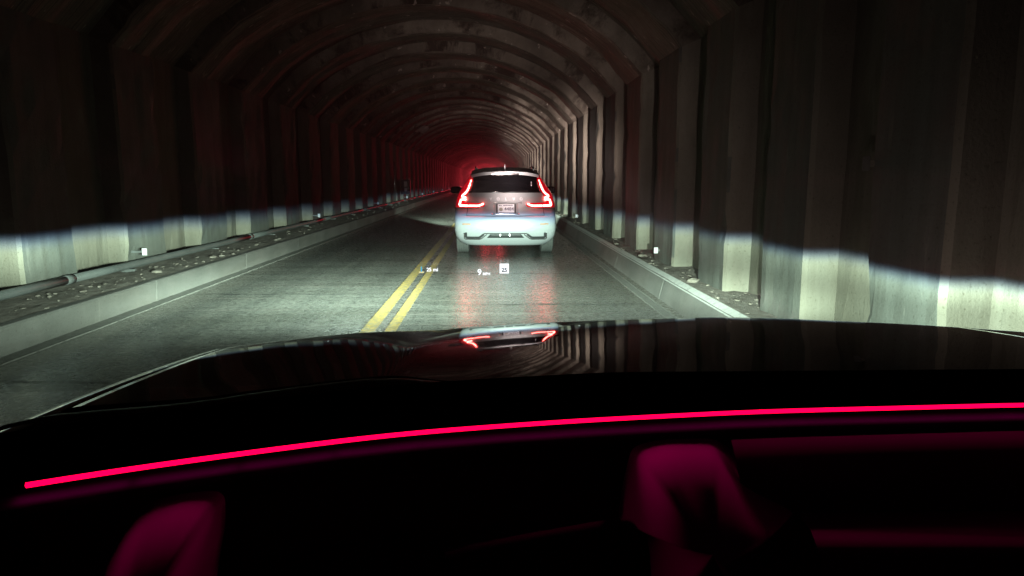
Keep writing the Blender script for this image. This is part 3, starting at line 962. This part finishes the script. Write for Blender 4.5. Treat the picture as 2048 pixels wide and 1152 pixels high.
# ================================================================== THE CAR WE SIT IN
car = empty('black_car', (OCX, 0, 0))
tag(car, 'black car seen from its driving seat: glossy bonnet, windscreen, dashboard with pink-red light strip', 'car')
BF = [(-.7, 1.031), (-.57, 1.0346), (-.47, 1.0365), (-.358, 1.0375), (-.25, 1.0335), (-.151, 1.0276), (-.09, 1.0305), (.052, 1.0335), (.293, 1.0378), (.457, 1.0433), (.63, 1.0505), (.755, 1.0525), (.93, 1.054), (1.09, 1.0565), (1.3, 1.059)]
BA = [(-.6, .126), (-.42, .129), (-.30, .140), (-.20, .150), (-.14, .156), (-.085, .139), (.05, .141), (.37, .136), (.8, .121), (1.3, .116)]


def crest_y(x): return 1.87 - .30 * (x - OCX) ** 2


def bonnet_z(x, y):
    d = crest_y(x) - y
    z = sinterp(x, BF, .05) + sinterp(x, BA, .04) * d - lerp(.055, lerp(.030, .042, sstep(-.12, .05, x)), sstep(-.5, -.15, x)) * d * abs(d)
    if d < .006: z -= 5 * (.006 - d) ** 2
    if x < -.62: z -= 3.0 * (-.62 - x) ** 2
    if x > 1.28: z -= 3.0 * (x - 1.28) ** 2
    return z


def bonnet_piece(name, x0, x1, nx, y0=1.0, ny=90):
    V = []
    for j in range(ny + 1):
        for i in range(nx + 1):
            x = lerp(x0, x1, i / nx); y = lerp(y0, crest_y(x) + .14, j / ny); V.append((x - OCX, y, bonnet_z(x, y)))
    o = obj(name, V, grid_faces(ny + 1, nx + 1), M['bonnet'], car, True)
    fixn(o); sm = o.modifiers.new('s', 'SOLIDIFY'); sm.thickness = -.003; sm.offset = 0
    return o


bonnet_piece('bonnet', -.615, 1.158, 150)
for (a, b, nm) in ((-.72, -.618, 'wing'), (1.162, 1.38, 'wing')):
    bonnet_piece(nm, a, b, 20, .4)
# front fascia down from the bonnet edge and body side
V = []
for j in range(14):
    t_ = j / 13
    for i in range(40):
        x = lerp(-.72, 1.38, i / 39); yc_ = crest_y(x) + .137; z = lerp(bonnet_z(x, yc_), .25, t_)
        V.append((x - OCX, yc_ + .08 * math.sin(t_ * math.pi), z))
# lamps sit ahead of the fascia surface
fixn(obj('front_bumper', V, grid_faces(14, 40), M['bonnet'], car, True))
for x, nm in ((-.72, 'side_panel'), (1.38, 'side_panel')):
    V = []
    for j in range(6):
        for i in range(30):
            y = lerp(-1.5, crest_y(x) + .137, i / 29); zt = bonnet_z(x, max(y, .4)); V.append((x - OCX, y, lerp(zt, .25, j / 5)))
    fixn(obj(nm, V, grid_faces(6, 30), M['bonnet'], car, True))
for s in (-1, 1):
    h = box('headlight', s * .72 - .12, s * .72 + .12, 1.90, 2.09, .82, .90, M['lamp_glass'], car, .02)
    headlamp('headlight_beam', (s * .72, 2.16, LAMP_Z), HEAD_POWER, car, upper=.012)
# cowl, windscreen
V = []
for i in range(40):
    x = lerp(-.72, 1.38, i / 39)
    z0 = bonnet_z(x, 1.0)
    cv = .04 * ((x - OCX) / 1.1) ** 2
    for (dy, dz) in ((0.004, -.012), (-.01, .006), (-.035, .010), (-.07, .0), (-.09, -.02)): V.append((x - OCX, 1.0 + dy - cv, z0 + dz))
fixn(obj('cowl', V, grid_faces(40, 5), M['dark_grey_plastic'], car, True))


def glass_z(y): return 1.12 + (.97 - y) * .6


V = []
for j in range(9):
    y = lerp(.94, -.12, j / 8)
    for i in range(21):
        x = lerp(-.80, 1.42, i / 20)
        V.append((x - OCX, y - .05 * ((x - OCX) / 1.1) ** 4, glass_z(y) + .004))
obj('windscreen', V, grid_faces(9, 21), M['glass'], car, True)

LED_W = .115
# dashboard
ST = [(-.60, .50), (-.50, .565), (-.416, .607), (-.328, .646), (-.199, .693), (-.1, .726), (.093, .761), (.303, .786), (.646, .802), (.9, .80), (1.3, .72)]
def ys(x): return sinterp(x, ST, .09)
ZS = 1.15
def face_y(x, z, inset=.014): return ys(x) - inset - .6 * (ZS - z)
V = []; nx = 90
prof = [(.26, -.035), (.16, .008), (.10, .016), (.04, .018), (.012, .016), (-.004, .0125), (-.016, .0085), (-.016, .0072), (-.002, .0065)]
for i in range(nx + 1):
    x = lerp(-.72, 1.30, i / nx); y = ys(x)
    for (dy, dz) in prof:
        yy = min(y + dy, .93 - .0 * dy) if dy > .1 else y + dy
        V.append((x - OCX, yy, ZS + dz))
dash = fixn(obj('dashboard_top', V, grid_faces(nx + 1, len(prof)), M['dash'], car, True))
# lower lip and face
V = []
prof2 = [(-.002, .0065), (.004, .005), (.004, -.005), (-.002, -.0065), (-.006, -.0085), (-.010, -.011)]
for i in range(nx + 1):
    x = lerp(-.72, 1.30, i / nx); y = ys(x)
    for (dy, dz) in prof2: V.append((x - OCX, y + dy, ZS + dz))
    for k in range(14):
        z = ZS - .013 - k * .022
        V.append((x - OCX, face_y(x, z), z))
fixn(obj('dashboard_face', V, grid_faces(nx + 1, 20), M['dash'], car, True))
# light strip: a slim bar set between top and lower lip
V = []
NSX = 110
for i in range(NSX + 1):
    x = lerp(-.416, 1.22, i / NSX); y = ys(x)
    r_ = .0030
    for q in range(6):
        a = 2 * math.pi * q / 6; V.append((x - OCX, y - .004 + r_ * .8 * math.cos(a), ZS + .001 + r_ * math.sin(a)))
F = grid_faces(NSX + 1, 6, True); F += [tuple(range(6)), tuple(NSX * 6 + q for q in range(6))]
fixn(obj('light_strip', V, F, M['led'], car, True))
# area lamps added under the strip to throw pink light on the dashboard
for k in range(18):
    x = lerp(-.38, 1.10, k / 17); y = ys(x)
    ld = bpy.data.lights.new('strip_fill', 'AREA'); ld.shape = 'RECTANGLE'; ld.size = .088; ld.size_y = .003
    ld.energy = LED_W * .8; ld.color = (1, .0, .20)
    o = link(bpy.data.objects.new('strip_fill', ld)); o.parent = car; o.location = (x - OCX, y - .013, ZS - .0045)
    o.rotation_euler = (R(-12), 0, math.atan((ys(x + .04) - ys(x - .04)) / .08))


def pad(name, poly, depth, wd, matl, ctr):
    """a swelling in the dashboard face with the given outline in (x, z), built in rings from the rim to its middle"""
    P = poly
    for _ in range(3):
        Q = []
        for (ax, az), (bx, bz) in zip(P, P[1:] + P[:1]):
            Q += [(ax * .8 + bx * .2, az * .8 + bz * .2), (ax * .2 + bx * .8, az * .2 + bz * .8)]
        P = Q
    n = len(P); V = []; nr = 16
    for k in range(nr + 1):
        u = k / nr * .995
        for (px_, pz_) in P:
            x = lerp(px_, ctr[0], u); z = lerp(pz_, ctr[1], u)
            d = math.hypot(x - px_, z - pz_)
            h = -.002 + depth * math.sin(min(d / wd, 1) * math.pi / 2) ** 1.1
            V.append((x - OCX, face_y(x, z) - h, z))
    return fixn(obj(name, V, grid_faces(nr + 1, n, True), matl, car, True))


pad('padded_hood', [(-.41, .97), (-.361, 1.062), (-.356, 1.089), (-.343, 1.108), (-.330, 1.122), (-.316, 1.129), (-.288, 1.131), (-.256, 1.128), (-.251, 1.10), (-.252, 1.082), (-.250, .97)], .036, .075, M['pad'], (-.31, 1.03))
pad('padded_hood', [(.150, 1.124), (.160, 1.130), (.188, 1.134), (.243, 1.133), (.256, 1.130), (.28, 1.115), (.311, 1.089), (.340, 1.063), (.332, 1.048), (.310, 1.018), (.291, .97), (.161, .97), (.162, 1.054), (.129, 1.058), (.137, 1.09)], .038, .075, M['pad'], (.225, 1.04))
V = []
for j in range(12):
    z = lerp(1.055, 1.128, j / 11)
    for i in range(51):
        x = lerp(.27, 1.2, i / 50); V.append((x - OCX, face_y(x, z) - .003 - .012 * math.sin(j / 11 * math.pi), z))
fixn(obj('passenger_panel', V, grid_faces(12, 51), M['panel'], car, True))
# gloss instrument screen between the hoods
V = []
for j in range(5):
    z = lerp(1.068, 1.118, j / 4)
    for i in range(31):
        x = lerp(-.235, .122, i / 30); V.append((x - OCX, face_y(x, z) - .004, z))
o = fixn(obj('instrument_screen', V, grid_faces(5, 31), M['screen'], car, True))
# trim ridge under the screen, shelf on the passenger side
tube('trim_ridge', [(x - OCX, face_y(x, 1.062) - .008, lerp(1.045, 1.060, (x + .05) / .18)) for x in [-.05 + .02 * q for q in range(10)]], .006, M['pad'], car, 8)
V = []
for i in range(31):
    x = lerp(.335, 1.2, i / 30)
    for (dz, dy) in ((.0, 0), (-.004, -.035), (-.02, -.06), (-.06, -.07)):
        z = 1.058 - .03 * (x - .335); V.append((x - OCX, face_y(x, z) + dy, z + dz))
fixn(obj('passenger_shelf', V, grid_faces(31, 4), M['panel'], car, True))

# ------------------------------------------------------------------ head-up display on the windscreen
hud = empty('head_up_display', (0, .597, 1.34)); tag(hud, 'head-up display lit on the windscreen: 9 MPH, 25 limit sign, blue arrow and 25 mi', 'display')
def hudp(a, tt, lift=.0):
    """the spot met along direction (a, 1, -tt) from the driver's eye, on the inner face of the glass; rows of one sign share its depth"""
    key = .1266 if (a > .015) else (.1275 if a < -.08 else .1335)
    y = (1.42 - 1.702) / (key - .6) - lift + .0015
    return (a * y, y - .597, 1.42 - tt * y - 1.34)
S = .6 / 1400
ROT = (R(90 - 7.5), 0, 0)
def hud_box(nm, a, tt, w_, h_, matl, lift=.0):
    x, y, z = hudp(a, tt, lift)
    v, f = boxd(-w_ / 2, w_ / 2, -h_ / 2, h_ / 2, -.0001, .0001)
    o = obj(nm, v, f, matl, hud); o.location = (x, y, z); o.rotation_euler = ROT
    return o
def hud_text(nm, s_, a, tt, size, matl, lift=.0, bold=0):
    return text(nm, s_, size, matl, hud, hudp(a, tt, lift), ROT, .00002, bold=bold)


hud_text('speed_digit', '9', -.0186, .1323, .0073, M['hud_white'], bold=.00012)
hud_text('speed_unit', 'MPH', -.0085, .1345, .0033, M['hud_white'], bold=.00006)
hud_box('limit_sign', .0171, .1266, .0079, .0083, M['hud_white'])
hud_text('limit_digits', '25', .0171, .1290, .0050, M['hud_grey'], .0006, bold=.0002)
hud_text('limit_lettering', 'SPEED', .0171, .1216, .0015, M['hud_grey'], .0006)
hud_text('limit_lettering', 'LIMIT', .0171, .1237, .0015, M['hud_grey'], .0006)
hud_text('distance_text', '25 mi', -.0863, .1280, .0044, M['hud_white'], bold=.00008)
hud_box('arrow_stem', -.1018, .1272, .0011, .0045, M['hud_blue'])
x, y, z = hudp(-.1018, .1215)
o = obj('arrow_head', [(-.0019, 0, -.0012), (.0019, 0, -.0012), (.0015, 0, .0010), (0, 0, .0028), (-.0015, 0, .0010)], [(0, 1, 2, 3, 4)], M['hud_blue'], hud)
o.location = (x, y, z); o.rotation_euler = ROT
hud_box('road_mark', -.1018, .1316, .0042, .0014, M['hud_yellow'])


# ------------------------------------------------------------------ thin exhaust haze hanging in the tunnel
HD = .0035
hm = bpy.data.materials.new('tunnel_haze'); hm.use_nodes = True; nt = hm.node_tree; nt.nodes.clear()
ho = nt.nodes.new('ShaderNodeOutputMaterial'); pv = nt.nodes.new('ShaderNodeVolumePrincipled')
pv.inputs['Color'].default_value = (.85, .85, .85, 1); pv.inputs['Density'].default_value = HD; pv.inputs['Anisotropy'].default_value = .55
nt.links.new(pv.outputs[0], ho.inputs['Volume'])
v, f = boxd(-8, 6, -12, END + 14, -1.2, 6.2)
tag(obj('haze', v, f, hm), kind='stuff')
